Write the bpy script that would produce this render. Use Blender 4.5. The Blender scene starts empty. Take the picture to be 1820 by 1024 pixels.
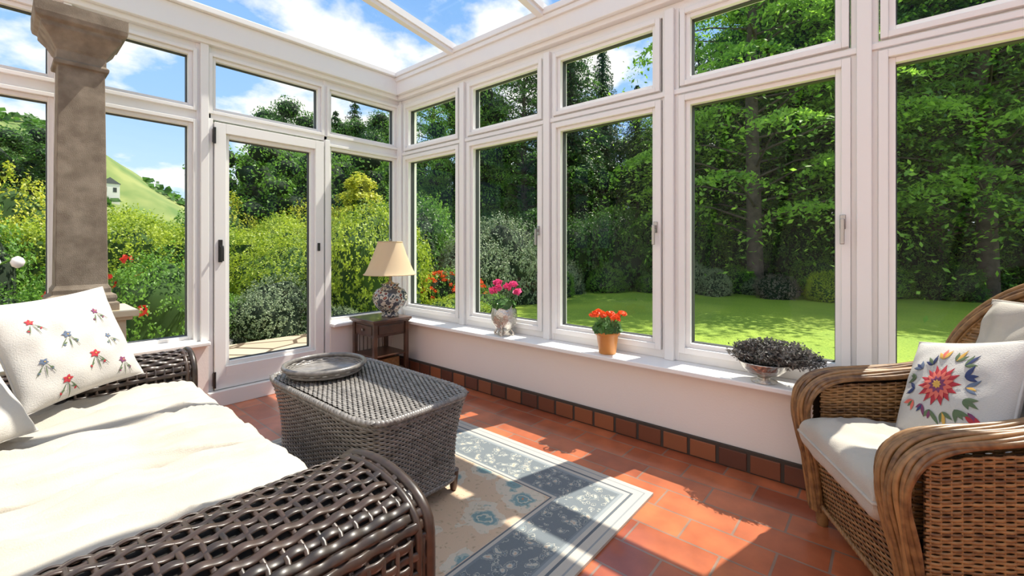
import bpy, math, random
import numpy as np
from mathutils import Matrix, Vector
rng=np.random.default_rng(7); random.seed(7)
scene=bpy.context.scene
col=scene.collection
pi=math.pi

# ------------------------------------------------------------ materials
def new_mat(name):
    m=bpy.data.materials.new(name); m.use_nodes=True
    nt=m.node_tree
    return m,nt,nt.nodes['Principled BSDF'],nt.nodes['Material Output']
def N(nt,t,**k):
    n=nt.nodes.new(t)
    for a,b in k.items(): setattr(n,a,b)
    return n
def ramp(nt,pts,interp='LINEAR'):
    r=N(nt,'ShaderNodeValToRGB'); cr=r.color_ramp; cr.interpolation=interp
    while len(cr.elements)<len(pts): cr.elements.new(0.5)
    for e,(p,c) in zip(cr.elements,pts):
        e.position=p; e.color=(c[0],c[1],c[2],1)
    return r
def simple(name,c,rough=.5,metal=0,c2=None,scale=8,bump=0,bscale=60,coat=0,spec=.5):
    m,nt,p,o=new_mat(name)
    p.inputs['Base Color'].default_value=(*c,1); p.inputs['Roughness'].default_value=rough
    p.inputs['Metallic'].default_value=metal; p.inputs['Coat Weight'].default_value=coat
    p.inputs['Specular IOR Level'].default_value=spec
    tc=N(nt,'ShaderNodeTexCoord')
    if c2:
        n=N(nt,'ShaderNodeTexNoise'); n.inputs['Scale'].default_value=scale; n.inputs['Detail'].default_value=5
        nt.links.new(tc.outputs['Object'],n.inputs['Vector'])
        r=ramp(nt,[(.35,c),(.68,c2)]); nt.links.new(n.outputs['Fac'],r.inputs[0]); nt.links.new(r.outputs[0],p.inputs['Base Color'])
    if bump:
        n=N(nt,'ShaderNodeTexNoise'); n.inputs['Scale'].default_value=bscale; n.inputs['Detail'].default_value=4
        nt.links.new(tc.outputs['Object'],n.inputs['Vector'])
        b=N(nt,'ShaderNodeBump'); b.inputs['Strength'].default_value=bump; b.inputs['Distance'].default_value=.01
        nt.links.new(n.outputs['Fac'],b.inputs['Height']); nt.links.new(b.outputs[0],p.inputs['Normal'])
    return m
def leafmat(name,c1,c2,trans=.35,scale=1.2,rough=.5):
    m,nt,p,o=new_mat(name)
    g=N(nt,'ShaderNodeNewGeometry'); n=N(nt,'ShaderNodeTexNoise'); n.inputs['Scale'].default_value=scale
    tc=N(nt,'ShaderNodeTexCoord'); nt.links.new(tc.outputs['Object'],n.inputs['Vector'])
    a=N(nt,'ShaderNodeMath',operation='MULTIPLY_ADD'); nt.links.new(g.outputs['Random Per Island'],a.inputs[0]); a.inputs[1].default_value=.6
    nt.links.new(n.outputs['Fac'],a.inputs[2])
    r=ramp(nt,[(.3,c1),(1.0,c2)]); nt.links.new(a.outputs[0],r.inputs[0])
    nt.links.new(r.outputs[0],p.inputs['Base Color']); p.inputs['Roughness'].default_value=rough
    t=N(nt,'ShaderNodeBsdfTranslucent'); nt.links.new(r.outputs[0],t.inputs[0])
    mx=N(nt,'ShaderNodeMixShader'); mx.inputs[0].default_value=trans
    nt.links.new(p.outputs[0],mx.inputs[1]); nt.links.new(t.outputs[0],mx.inputs[2]); nt.links.new(mx.outputs[0],o.inputs[0])
    return m
def wickermat(name,c1,c2,rough=.4,coat=.3):
    m,nt,p,o=new_mat(name)
    g=N(nt,'ShaderNodeNewGeometry'); n=N(nt,'ShaderNodeTexNoise'); n.inputs['Scale'].default_value=35
    tc=N(nt,'ShaderNodeTexCoord'); nt.links.new(tc.outputs['Object'],n.inputs['Vector'])
    a=N(nt,'ShaderNodeMath',operation='MULTIPLY_ADD'); nt.links.new(g.outputs['Random Per Island'],a.inputs[0]); a.inputs[1].default_value=.5
    nt.links.new(n.outputs['Fac'],a.inputs[2])
    r=ramp(nt,[(.35,c1),(1.0,c2)]); nt.links.new(a.outputs[0],r.inputs[0])
    nt.links.new(r.outputs[0],p.inputs['Base Color']); p.inputs['Roughness'].default_value=rough; p.inputs['Coat Weight'].default_value=coat
    p.inputs['Coat Roughness'].default_value=.25
    return m

M={}
M['white']=simple('painted_white',(.87,.86,.84),.32)
M['wall']=simple('plaster_white',(.84,.78,.74),.7,bump=.08,bscale=90)
M['black']=simple('black_metal',(.015,.015,.016),.35)
M['gasket']=simple('rubber_gasket',(.05,.055,.055),.6)
M['chrome']=simple('chrome',(.35,.35,.35),.22,metal=1)
M['cream']=simple('cream_fabric',(.52,.48,.415),.9,c2=(.45,.41,.35),scale=5,bump=.25,bscale=260)
M['linen']=simple('linen_white',(.57,.545,.51),.9,bump=.25,bscale=240)
M['red']=simple('thread_red',(.45,.03,.045),.8)
M['pinkred']=simple('thread_coral',(.70,.15,.11),.8)
M['navy']=simple('thread_navy',(.035,.05,.14),.8)
M['bluegrey']=simple('thread_blue',(.12,.16,.24),.8)
M['tgreen']=simple('thread_green',(.11,.16,.08),.8)
M['tyellow']=simple('thread_yellow',(.65,.38,.08),.8)
M['plum']=simple('thread_plum',(.20,.045,.12),.8)
M['dwood']=simple('dark_wood',(.045,.018,.010),.3,c2=(.09,.038,.020),scale=14,coat=.4)
M['creamwood']=simple('cream_wood',(.68,.56,.38),.4)
M['stone']=simple('aged_stone',(.17,.135,.10),.9,c2=(.28,.235,.18),scale=14,bump=.35,bscale=260)
M['silver']=simple('hammered_silver',(.58,.55,.50),.25,metal=.95,bump=.9,bscale=45)
M['pot']=simple('glazed_ochre_pot',(.62,.25,.055),.4,c2=(.70,.31,.08))
M['soil']=simple('soil',(.05,.03,.02),.95,bump=.6)
M['bark']=simple('bark',(.06,.045,.035),.9,c2=(.13,.10,.08),scale=6,bump=.8,bscale=18)
M['rock']=simple('garden_rock',(.18,.165,.15),.9,c2=(.34,.31,.28),scale=4,bump=.8,bscale=10)
M['slate']=simple('roof_slate',(.12,.12,.13),.7)
M['w_sofa']=wickermat('wicker_espresso',(.013,.009,.007),(.055,.032,.022),.42,.25)
M['w_table']=wickermat('wicker_grey',(.075,.067,.06),(.26,.24,.22),.36,.5)
M['w_chair']=wickermat('wicker_honey',(.09,.038,.012),(.34,.18,.065),.45,.25)
M['core']=simple('wicker_core',(.012,.009,.007),.9)  # near-black inner body, added behind the weave to block light
M['corec']=simple('wicker_core_honey',(.04,.018,.007),.9)
L={}
L['dark']=leafmat('leaf_dark',(.010,.040,.008),(.11,.26,.035),.45)
L['conifer']=leafmat('leaf_conifer',(.010,.035,.014),(.055,.15,.04),.35)
L['mid']=leafmat('leaf_mid',(.03,.11,.012),(.22,.44,.05),.45)
L['fresh']=leafmat('leaf_fresh',(.05,.19,.015),(.36,.62,.07),.55)
L['bright']=leafmat('leaf_bright',(.10,.23,.012),(.52,.62,.05),.45)
L['yellow']=leafmat('leaf_yellow',(.22,.33,.02),(.72,.70,.06),.45)
L['grey']=leafmat('leaf_grey',(.10,.17,.07),(.33,.41,.22),.25)
L['purple']=leafmat('leaf_heather',(.05,.050,.045),(.22,.21,.19),.2,scale=20)
L['brownish']=leafmat('leaf_brown',(.09,.07,.05),(.26,.22,.17),.2)
L['redp']=leafmat('petal_red',(.70,.02,.02),(.95,.08,.04),.3)
L['orangep']=leafmat('petal_orange',(.80,.05,.02),(.95,.17,.03),.3)
L['pinkp']=leafmat('petal_pink',(.70,.02,.16),(.90,.12,.34),.3)
L['pot']=leafmat('leaf_pot',(.03,.10,.02),(.10,.24,.05),.25,scale=20)
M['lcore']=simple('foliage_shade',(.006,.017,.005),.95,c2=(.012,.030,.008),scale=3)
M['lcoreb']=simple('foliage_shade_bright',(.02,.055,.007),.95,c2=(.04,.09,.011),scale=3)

# glass
m,nt,p,o=new_mat('window_glass')
tr=N(nt,'ShaderNodeBsdfTransparent'); tr.inputs[0].default_value=(.975,.99,.98,1)
gl=N(nt,'ShaderNodeBsdfGlossy'); gl.inputs['Roughness'].default_value=.0
lw=N(nt,'ShaderNodeLayerWeight'); lw.inputs[0].default_value=.5
pw=N(nt,'ShaderNodeMath',operation='POWER'); nt.links.new(lw.outputs['Facing'],pw.inputs[0]); pw.inputs[1].default_value=4
ml=N(nt,'ShaderNodeMath',operation='MULTIPLY_ADD'); nt.links.new(pw.outputs[0],ml.inputs[0]); ml.inputs[1].default_value=.3; ml.inputs[2].default_value=.012
mx=N(nt,'ShaderNodeMixShader'); nt.links.new(ml.outputs[0],mx.inputs[0]); nt.links.new(tr.outputs[0],mx.inputs[1]); nt.links.new(gl.outputs[0],mx.inputs[2]); nt.links.new(mx.outputs[0],o.inputs[0])
M['glass']=m
# brick material
m,nt,p,o=new_mat('brick_red'); g=N(nt,'ShaderNodeNewGeometry'); r=ramp(nt,[(0,(.10,.035,.022)),(.5,(.20,.065,.03)),(1,(.32,.11,.045))]); nt.links.new(g.outputs['Random Per Island'],r.inputs[0]); nt.links.new(r.outputs[0],p.inputs[0]); p.inputs['Roughness'].default_value=.45
M['brick']=m
M['mortar']=simple('mortar',(.06,.045,.035),.9)

# floor tiles
m,nt,p,o=new_mat('terracotta_tiles')
tc=N(nt,'ShaderNodeTexCoord'); mp=N(nt,'ShaderNodeMapping'); mp.inputs['Rotation'].default_value=(0,0,pi/2)
nt.links.new(tc.outputs['Object'],mp.inputs[0])
bt=N(nt,'ShaderNodeTexBrick'); bt.inputs['Scale'].default_value=1; bt.inputs['Brick Width'].default_value=.33; bt.inputs['Row Height'].default_value=.165
bt.inputs['Mortar Size'].default_value=.005; bt.inputs['Mortar Smooth'].default_value=.15; bt.offset=.5
bt.inputs['Color1'].default_value=(.60,.175,.070,1); bt.inputs['Color2'].default_value=(.34,.080,.034,1); bt.inputs['Mortar'].default_value=(.30,.19,.14,1)
nt.links.new(mp.outputs[0],bt.inputs[0])
n=N(nt,'ShaderNodeTexNoise'); n.inputs['Scale'].default_value=7; n.inputs['Detail'].default_value=6; nt.links.new(tc.outputs['Object'],n.inputs['Vector'])
rr=ramp(nt,[(.3,(.72,.70,.70)),(.7,(1.15,1.15,1.12))]); nt.links.new(n.outputs['Fac'],rr.inputs[0])
mm=N(nt,'ShaderNodeMix',data_type='RGBA',blend_type='MULTIPLY'); mm.inputs['Factor'].default_value=1
nt.links.new(bt.outputs['Color'],mm.inputs['A']); nt.links.new(rr.outputs[0],mm.inputs['B']); nt.links.new(mm.outputs['Result'],p.inputs[0])
p.inputs['Roughness'].default_value=.3; p.inputs['Coat Weight'].default_value=.5; p.inputs['Coat Roughness'].default_value=.10
bp=N(nt,'ShaderNodeBump'); bp.inputs['Strength'].default_value=.5; bp.inputs['Distance'].default_value=.004; bp.invert=True
nt.links.new(bt.outputs['Fac'],bp.inputs['Height']); nt.links.new(bp.outputs[0],p.inputs['Normal'])
M['tile']=m

# flagstones
m,nt,p,o=new_mat('flagstones')
tc=N(nt,'ShaderNodeTexCoord'); v=N(nt,'ShaderNodeTexVoronoi',feature='DISTANCE_TO_EDGE'); v.inputs['Scale'].default_value=1.8; nt.links.new(tc.outputs['Object'],v.inputs[0])
v2=N(nt,'ShaderNodeTexVoronoi'); v2.inputs['Scale'].default_value=1.8; nt.links.new(tc.outputs['Object'],v2.inputs[0])
r1=ramp(nt,[(0,(.20,.16,.12)),(.03,(.20,.16,.12)),(.05,(1,1,1))]); nt.links.new(v.outputs['Distance'],r1.inputs[0])
sp=N(nt,'ShaderNodeSeparateColor'); nt.links.new(v2.outputs['Color'],sp.inputs[0])
r2=ramp(nt,[(0,(.44,.35,.24)),(1,(.54,.45,.34))]); nt.links.new(sp.outputs[0],r2.inputs[0])
mm=N(nt,'ShaderNodeMix',data_type='RGBA',blend_type='MULTIPLY'); mm.inputs['Factor'].default_value=1
nt.links.new(r2.outputs[0],mm.inputs['A']); nt.links.new(r1.outputs[0],mm.inputs['B']); nt.links.new(mm.outputs['Result'],p.inputs[0]); p.inputs['Roughness'].default_value=.8
M['flag']=m
# lawn
m,nt,p,o=new_mat('lawn_grass')
tc=N(nt,'ShaderNodeTexCoord')
n=N(nt,'ShaderNodeTexNoise'); n.inputs['Scale'].default_value=.5; n.inputs['Detail'].default_value=3; nt.links.new(tc.outputs['Object'],n.inputs['Vector'])
n2=N(nt,'ShaderNodeTexNoise'); n2.inputs['Scale'].default_value=28; n2.inputs['Detail'].default_value=6; nt.links.new(tc.outputs['Object'],n2.inputs['Vector'])
a=N(nt,'ShaderNodeMath',operation='MULTIPLY_ADD'); a.inputs[1].default_value=.6; nt.links.new(n.outputs['Fac'],a.inputs[0])
b_=N(nt,'ShaderNodeMath',operation='MULTIPLY'); b_.inputs[1].default_value=.5; nt.links.new(n2.outputs['Fac'],b_.inputs[0]); nt.links.new(b_.outputs[0],a.inputs[2])
r=ramp(nt,[(.35,(.13,.25,.012)),(.72,(.34,.46,.035))]); nt.links.new(a.outputs[0],r.inputs[0]); nt.links.new(r.outputs[0],p.inputs[0]); p.inputs['Roughness'].default_value=.8
bp=N(nt,'ShaderNodeBump'); bp.inputs['Strength'].default_value=.8; bp.inputs['Distance'].default_value=.05; nt.links.new(n2.outputs['Fac'],bp.inputs['Height']); nt.links.new(bp.outputs[0],p.inputs['Normal'])
M['lawn']=m
M['hill']=simple('hill_grass',(.10,.17,.035),.9,c2=(.24,.27,.08),scale=.12)

# rug
RHX,RHY=.95,1.0
m,nt,p,o=new_mat('woven_rug')
tc=N(nt,'ShaderNodeTexCoord'); sx=N(nt,'ShaderNodeSeparateXYZ'); nt.links.new(tc.outputs['Object'],sx.inputs[0])
def mth(op,a,b=None):
    q=N(nt,'ShaderNodeMath',operation=op)
    for i,v_ in enumerate((a,b)):
        if v_ is None: continue
        if isinstance(v_,(int,float)): q.inputs[i].default_value=v_
        else: nt.links.new(v_,q.inputs[i])
    return q.outputs[0]
dx=mth('SUBTRACT',RHX,mth('ABSOLUTE',sx.outputs[0])); dy=mth('SUBTRACT',RHY,mth('ABSOLUTE',sx.outputs[1]))
d=mth('MINIMUM',dx,dy)
cr_=(.50,.46,.40); bl=(.12,.14,.16); sl=(.19,.22,.235)
bands=ramp(nt,[(0,cr_),(.025,(.28,.30,.31)),(.035,cr_),(.07,bl),(.08,cr_),(.10,(.28,.31,.32)),(.115,sl),(.33,cr_),(.345,bl),(.355,(.60,.46,.34))],'CONSTANT'); nt.links.new(d,bands.inputs[0])
nz=N(nt,'ShaderNodeTexNoise'); nz.inputs['Scale'].default_value=14; nz.inputs['Detail'].default_value=4; nt.links.new(tc.outputs['Object'],nz.inputs['Vector'])
mixv=N(nt,'ShaderNodeMix',data_type='RGBA'); mixv.inputs['Factor'].default_value=.10; nt.links.new(tc.outputs['Object'],mixv.inputs['A']); nt.links.new(nz.outputs['Color'],mixv.inputs['B'])
vo=N(nt,'ShaderNodeTexVoronoi'); vo.inputs['Scale'].default_value=5.5; nt.links.new(mixv.outputs['Result'],vo.inputs[0])
vo2=N(nt,'ShaderNodeTexVoronoi'); vo2.inputs['Scale'].default_value=24; nt.links.new(mixv.outputs['Result'],vo2.inputs[0])
vo3=N(nt,'ShaderNodeTexVoronoi'); vo3.inputs['Scale'].default_value=38; nt.links.new(mixv.outputs['Result'],vo3.inputs[0])
fm=ramp(nt,[(0,(.52,.24,.12)),(.07,(.18,.29,.30)),(.15,(.50,.50,.42)),(.19,(.20,.31,.32)),(.27,(.38,.43,.39)),(.31,(.62,.54,.43)),(.48,(.60,.44,.31))],'CONSTANT'); nt.links.new(vo.outputs['Distance'],fm.inputs[0])
fm2=ramp(nt,[(0,(.62,.54,.46)),(.16,(.80,.88,.86)),(.3,(1,1,1))],'CONSTANT'); nt.links.new(vo3.outputs['Distance'],fm2.inputs[0])
fmm=N(nt,'ShaderNodeMix',data_type='RGBA',blend_type='MULTIPLY'); fmm.inputs['Factor'].default_value=.7; nt.links.new(fm.outputs[0],fmm.inputs['A']); nt.links.new(fm2.outputs[0],fmm.inputs['B'])
bm_=ramp(nt,[(0,(.50,.36,.27)),(.14,(.48,.45,.38)),(.26,(.24,.28,.29)),(.34,(.14,.165,.18)),(.42,(.38,.38,.34)),(.48,(.16,.185,.20))],'CONSTANT'); nt.links.new(vo2.outputs['Distance'],bm_.inputs[0])
inb=mth('MULTIPLY',mth('GREATER_THAN',d,.125),mth('LESS_THAN',d,.32))
inf=mth('GREATER_THAN',d,.36)
k1=N(nt,'ShaderNodeMix',data_type='RGBA'); nt.links.new(inb,k1.inputs['Factor']); nt.links.new(bands.outputs[0],k1.inputs['A']); nt.links.new(bm_.outputs[0],k1.inputs['B'])
k2=N(nt,'ShaderNodeMix',data_type='RGBA'); nt.links.new(inf,k2.inputs['Factor']); nt.links.new(k1.outputs['Result'],k2.inputs['A']); nt.links.new(fmm.outputs['Result'],k2.inputs['B'])
nt.links.new(k2.outputs['Result'],p.inputs[0]); p.inputs['Roughness'].default_value=.95
n3=N(nt,'ShaderNodeTexNoise'); n3.inputs['Scale'].default_value=220; nt.links.new(tc.outputs['Object'],n3.inputs['Vector'])
bp=N(nt,'ShaderNodeBump'); bp.inputs['Strength'].default_value=.5; bp.inputs['Distance'].default_value=.004; nt.links.new(n3.outputs['Fac'],bp.inputs['Height']); nt.links.new(bp.outputs[0],p.inputs['Normal'])
M['rug']=m
# porcelain vase
m,nt,p,o=new_mat('painted_porcelain'); tc=N(nt,'ShaderNodeTexCoord'); vo=N(nt,'ShaderNodeTexVoronoi'); vo.inputs['Scale'].default_value=26; nt.links.new(tc.outputs['Object'],vo.inputs[0])
r=ramp(nt,[(0,(.38,.08,.05)),(.2,(.04,.06,.05)),(.34,(.58,.54,.46)),(.55,(.07,.08,.10))],'CONSTANT'); nt.links.new(vo.outputs['Distance'],r.inputs[0]); nt.links.new(r.outputs[0],p.inputs[0]); p.inputs['Roughness'].default_value=.15
M['porcelain']=m
# shade
m,nt,p,o=new_mat('lampshade_fabric'); p.inputs['Base Color'].default_value=(.84,.70,.50,1); p.inputs['Roughness'].default_value=.9
t=N(nt,'ShaderNodeBsdfTranslucent'); t.inputs[0].default_value=(.88,.72,.50,1); mx=N(nt,'ShaderNodeMixShader'); mx.inputs[0].default_value=.4
nt.links.new(p.outputs[0],mx.inputs[1]); nt.links.new(t.outputs[0],mx.inputs[2]); nt.links.new(mx.outputs[0],o.inputs[0]); M['shade']=m

# ------------------------------------------------------------ builder
class B:
    def __init__(s): s.v=[];s.f=[];s.m=[];s.s=[];s.n=0;s.mats=[];s.xf=None
    def mi(s,m):
        if m not in s.mats: s.mats.append(m)
        return s.mats.index(m)
    def add(s,v,f,m,smooth=False):
        v=np.asarray(v,float).reshape(-1,3)
        if s.xf is not None:
            A=np.array(s.xf); v=v@A[:3,:3].T+A[:3,3]
        s.v.append(v)
        f=np.asarray(f)+s.n if not isinstance(f,list) else [[i+s.n for i in q] for q in f]
        f=f.tolist() if not isinstance(f,list) else f
        s.f+=f; k=s.mi(m); s.m+=[k]*len(f); s.s+=[smooth]*len(f); s.n+=len(v)
    def box(s,x0,x1,y0,y1,z0,z1,m):
        x0,x1=min(x0,x1),max(x0,x1);y0,y1=min(y0,y1),max(y0,y1);z0,z1=min(z0,z1),max(z0,z1)
        s.add([(x0,y0,z0),(x1,y0,z0),(x1,y1,z0),(x0,y1,z0),(x0,y0,z1),(x1,y0,z1),(x1,y1,z1),(x0,y1,z1)],
              [[0,3,2,1],[4,5,6,7],[0,1,5,4],[1,2,6,5],[2,3,7,6],[3,0,4,7]],m)
    def grid(s,P,m,smooth=True,closeu=False,closev=False):
        P=np.asarray(P); a,b=P.shape[:2]; idx=np.arange(a*b).reshape(a,b)
        A=idx if not closeu else np.vstack([idx,idx[:1]])
        if closev: A=np.hstack([A,A[:,:1]])
        f=np.stack([A[:-1,:-1],A[1:,:-1],A[1:,1:],A[:-1,1:]],-1).reshape(-1,4)
        s.add(P.reshape(-1,3),f,m,smooth)
    def strand(s,P,Nn,V,a,b,m,sides=6):
        th=np.arange(sides)*2*pi/sides
        R=P[:,None,:]+np.cos(th)[None,:,None]*a*V[:,None,:]+np.sin(th)[None,:,None]*b*Nn[:,None,:]
        s.grid(R,m,True,closev=True)
    def tube(s,path,r,m,sides=8,closed=False,caps=True):
        P=np.array(path,float); n=len(P)
        T=np.roll(P,-1,0)-np.roll(P,1,0)
        if not closed: T[0]=P[1]-P[0]; T[-1]=P[-1]-P[-2]
        T/=np.linalg.norm(T,axis=1)[:,None]+1e-12
        ref=np.array([0,0,1.]) if abs(T[0][2])<.9 else np.array([1.,0,0])
        Ns=[]; nn=ref-T[0]*ref.dot(T[0])
        for i in range(n):
            nn=nn-T[i]*nn.dot(T[i]); nn/=np.linalg.norm(nn)+1e-12; Ns.append(nn.copy())
        Ns=np.array(Ns); Bs=np.cross(T,Ns); r=np.broadcast_to(np.asarray(r,float),(n,))
        th=np.arange(sides)*2*pi/sides
        R=P[:,None,:]+r[:,None,None]*(np.cos(th)[None,:,None]*Ns[:,None,:]+np.sin(th)[None,:,None]*Bs[:,None,:])
        s.grid(R,m,True,closeu=closed,closev=True)
        if caps and not closed:
            s.add(R[0],[list(range(sides))[::-1]],m); s.add(R[-1],[list(range(sides))],m)
    def lathe(s,prof,c,m,segs=32,sq=0):
        th=np.arange(segs)*2*pi/segs
        if sq: th=th+pi/4
        R=np.array([[(c[0]+r*math.cos(t),c[1]+r*math.sin(t),c[2]+z) for t in th] for r,z in prof])
        s.grid(R,m,not sq,closev=True)
        s.add(R[0],[list(range(segs))[::-1]],m); s.add(R[-1],[list(range(segs))],m)
    def leaves(s,P,Nn,L_,W_,m,jit=.7):
        n=len(P); Nn=Nn+jit*rng.normal(size=(n,3)); Nn/=np.linalg.norm(Nn,axis=1)[:,None]+1e-9
        T=np.cross(Nn,rng.normal(size=(n,3))); T/=np.linalg.norm(T,axis=1)[:,None]+1e-9; Bn=np.cross(Nn,T)
        k=(rng.uniform(.6,1.3,n)*.5)[:,None]
        V=np.stack([P-T*L_*k,P+Bn*W_*k,P+T*L_*k,P-Bn*W_*k],1).reshape(-1,3)
        s.add(V,np.arange(4*n).reshape(-1,4),m,False)
    def mesh(s,name):
        me=bpy.data.meshes.new(name); me.from_pydata(np.concatenate(s.v).tolist(),[],s.f)
        for q in s.mats: me.materials.append(q)
        me.polygons.foreach_set('material_index',s.m); me.polygons.foreach_set('use_smooth',s.s); me.update(); return me
    def obj(s,name,loc=(0,0,0),rz=0,bevel=0):
        o=bpy.data.objects.new(name,s.mesh(name)); col.objects.link(o); o.location=loc; o.rotation_euler=(0,0,rz)
        if bevel:
            md=o.modifiers.new('bevel','BEVEL'); md.width=bevel; md.segments=2; md.limit_method='ANGLE'
        return o
def weave(b,S,stakes,rows,a,t,m,k=4,amp=1.0,v0=0,v1=1,stake_r=None,core=None,flip=1):
    n=stakes*k+1; u=np.linspace(0,1,n); e=1e-3
    def frame(u,v):
        P=S(u,v); du=S(u+e,v)-S(u-e,v); dv=S(u,v+e)-S(u,v-e)
        Nn=np.cross(du,dv)*flip; Nn/=np.linalg.norm(Nn,axis=1)[:,None]+1e-12; du/=np.linalg.norm(du,axis=1)[:,None]+1e-12
        return P,Nn,np.cross(Nn,du)
    for j in range(rows):
        v=v0+(v1-v0)*(j+.5)/rows
        P,Nn,V=frame(u,np.full(n,v))
        off=np.cos(pi*u*stakes+pi*j)*t*amp
        b.strand(P+Nn*off[:,None],Nn,V,a,t,m)
    sr=stake_r or t*.9
    for i in range(stakes):
        uu=(i+.5)/stakes; vv=np.linspace(v0,v1,14)
        b.tube(S(np.full(14,uu),vv),sr,m,5)
    if core:  # added dark sheet behind the strands, stops light showing through the seams
        uu=np.linspace(0,1,24)
        G=[]
        for v in np.linspace(v0,v1,24):
            P,Nn,V=frame(uu,np.full(24,v)); G.append(P-Nn*t*2.2)
        b.grid(np.array(G),core,True)
def V3(x,y,z):
    x,y,z=np.broadcast_arrays(np.asarray(x,float),np.asarray(y,float),np.asarray(z,float)); return np.stack([x,y,z],-1)
def basis(loc,n,up,roll=0):
    z=Vector(n).normalized(); y=Vector(up); y=(y-z*y.dot(z)).normalized(); x=y.cross(z)
    R=Matrix((x,y,z)).transposed().to_4x4()
    return Matrix.Translation(loc)@R@Matrix.Rotation(roll,4,'Z')
def cushion(b,w,d,t,m,p=6,ex=.35,pinch=0,wr=.004,n=40,seed=0,pipe=.006,fold=0):
    r=np.random.default_rng(seed); ph=r.uniform(0,6,8)
    ss=np.linspace(-1,1,n); aa=np.sin(ss*pi/2)
    def surf(a,c,side=1):
        x=a*w/2*(1-pinch*(1-c*c)); y=c*d/2*(1-pinch*(1-a*a))
        h=t/2*np.power(np.clip((1-np.abs(a)**p)*(1-np.abs(c)**p),0,1),ex)
        wv=wr*(np.sin(9*a+5*c+ph[0])+np.sin(-6*a+11*c+ph[1])+.7*np.sin(17*a*c+ph[2])+.8*np.sin(14*a+ph[3]))
        if fold: wv=wv+fold*(1-np.abs(np.sin(3.1*a+4.2*c+ph[4]+.8*np.sin(3*c+ph[5]))))**4*1.6-fold*(1-np.abs(np.sin(-2.3*a+3.6*c+ph[6])))**5
        wv=wv*np.clip(h/(t/2),0,1)
        return np.stack([x,y,side*(h+wv)],-1)
    A,C=np.meshgrid(aa,aa,indexing='ij')
    b.grid(surf(A,C,1),m); b.grid(surf(A,C,-1)[::-1],m)
    if pipe:
        q=[]
        for s_,e_ in (((-1,-1),(1,-1)),((1,-1),(1,1)),((1,1),(-1,1)),((-1,1),(-1,-1))):
            for k in np.linspace(0,1,16)[:-1]:
                a=s_[0]+(e_[0]-s_[0])*k; c=s_[1]+(e_[1]-s_[1])*k
                q.append((a*w/2*(1-pinch*(1-c*c)),c*d/2*(1-pinch*(1-a*a)),0))
        b.tube(q,pipe,m,6,closed=True)
    return lambda x,y: surf(np.asarray(x)/(w/2),np.asarray(y)/(d/2),1)
def petal(b,sf,cx,cy,ang,L_,W_,m,off=.0025):
    k=7; s_=np.linspace(0,1,k); hw=W_/2*np.sin(pi*s_**.8)
    pts=[]
    for q in (-1,0,1):
        lx=s_*L_; ly=hw*q
        X=cx+lx*math.cos(ang)-ly*math.sin(ang); Y=cy+lx*math.sin(ang)+ly*math.cos(ang)
        P=sf(X,Y); P[:,2]+=off+(.0012 if q==0 else 0); pts.append(P)
    b.grid(np.array(pts)[::-1],m,True)

# ------------------------------------------------------------ room shell
GX=2.76; GY=3.92
b=B(); b.box(-2.4,2.86,-3.1,4.02,-.24,0,M['tile']); b.obj('floor')
b=B(); b.box(2.60,2.84,-3.0,4.0,0,.47,M['wall']); b.obj('wall_right')
b=B(); b.box(1.95,2.60,3.83,4.0,0,.47,M['wall']); b.box(-2.3,1.01,3.83,4.0,0,.47,M['wall']); b.obj('wall_far')
b=B(); b.box(-2.4,-2.25,-3.1,4.02,0,3.72,M['wall']); b.obj('wall_left')
b=B(); b.box(-2.4,2.86,-3.15,-3.0,0,2.95,M['wall']); b.obj('wall_near')
b=B(); b.box(2.50,2.86,-3.0,3.83,.472,.50,M['white']); b.obj('trim_1',bevel=.006)
b=B(); b.box(1.95,2.50,3.77,4.02,.472,.50,M['white']); b.box(-2.25,1.01,3.77,4.02,.472,.50,M['white']); b.obj('trim_2',bevel=.006)
def bricks(name,ax,a0,a1,d0,d1):
    b=B(); a=a0
    bx=(lambda p,q,r0,r1,z0,z1,m: b.box(r0,r1,p,q,z0,z1,m)) if ax=='x' else (lambda p,q,r0,r1,z0,z1,m: b.box(p,q,r0,r1,z0,z1,m))
    bx(a0,a1,d0+.006,d1,0,.115,M['mortar'])
    while a<a1-.05:
        e=min(a+.15,a1); bx(a+.006,e-.006,d0,d1-.002,.008,.10,M['brick']); a+=.155
    b.obj(name,bevel=.003)
bricks('baseboard_right','x',-3.0,3.83,2.572,2.60); bricks('baseboard_far','y',1.96,2.57,3.802,3.83)

def mapper(b,pl):
    if pl=='x': return lambda a0,a1,d0,d1,z0,z1,m: b.box(d0,d1,a0,a1,z0,z1,m)
    return lambda a0,a1,d0,d1,z0,z1,m: b.box(a0,a1,d0,d1,z0,z1,m)
def gpane(b,pl,a0,a1,g,z0,z1):
    q=[(a0,z0),(a1,z0),(a1,z1),(a0,z1)]
    b.add([(g,a,z) if pl=='x' else (a,g,z) for a,z in q],[[0,1,2,3]],M['glass'])
def ring(bx,a0,a1,z0,z1,wi,wo,d0,d1,m):
    bx(a0-wo,a0-wi,d0,d1,z0-wo,z1+wo,m); bx(a1+wi,a1+wo,d0,d1,z0-wo,z1+wo,m)
    bx(a0-wi,a1+wi,d0,d1,z0-wo,z0-wi,m); bx(a0-wi,a1+wi,d0,d1,z1+wi,z1+wo,m)
def pane(b,pl,g,a0,a1,z0,z1,w=.062):
    bx=mapper(b,pl)
    ring(bx,a0,a1,z0,z1,.026,w,g-.075,g+.04,M['white'])
    ring(bx,a0,a1,z0,z1,.0,.026,g-.052,g+.035,M['white'])
    ring(bx,a0,a1,z0,z1,-.005,.0,g-.02,g+.02,M['gasket'])
    gpane(b,pl,a0,a1,g,z0,z1)
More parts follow.
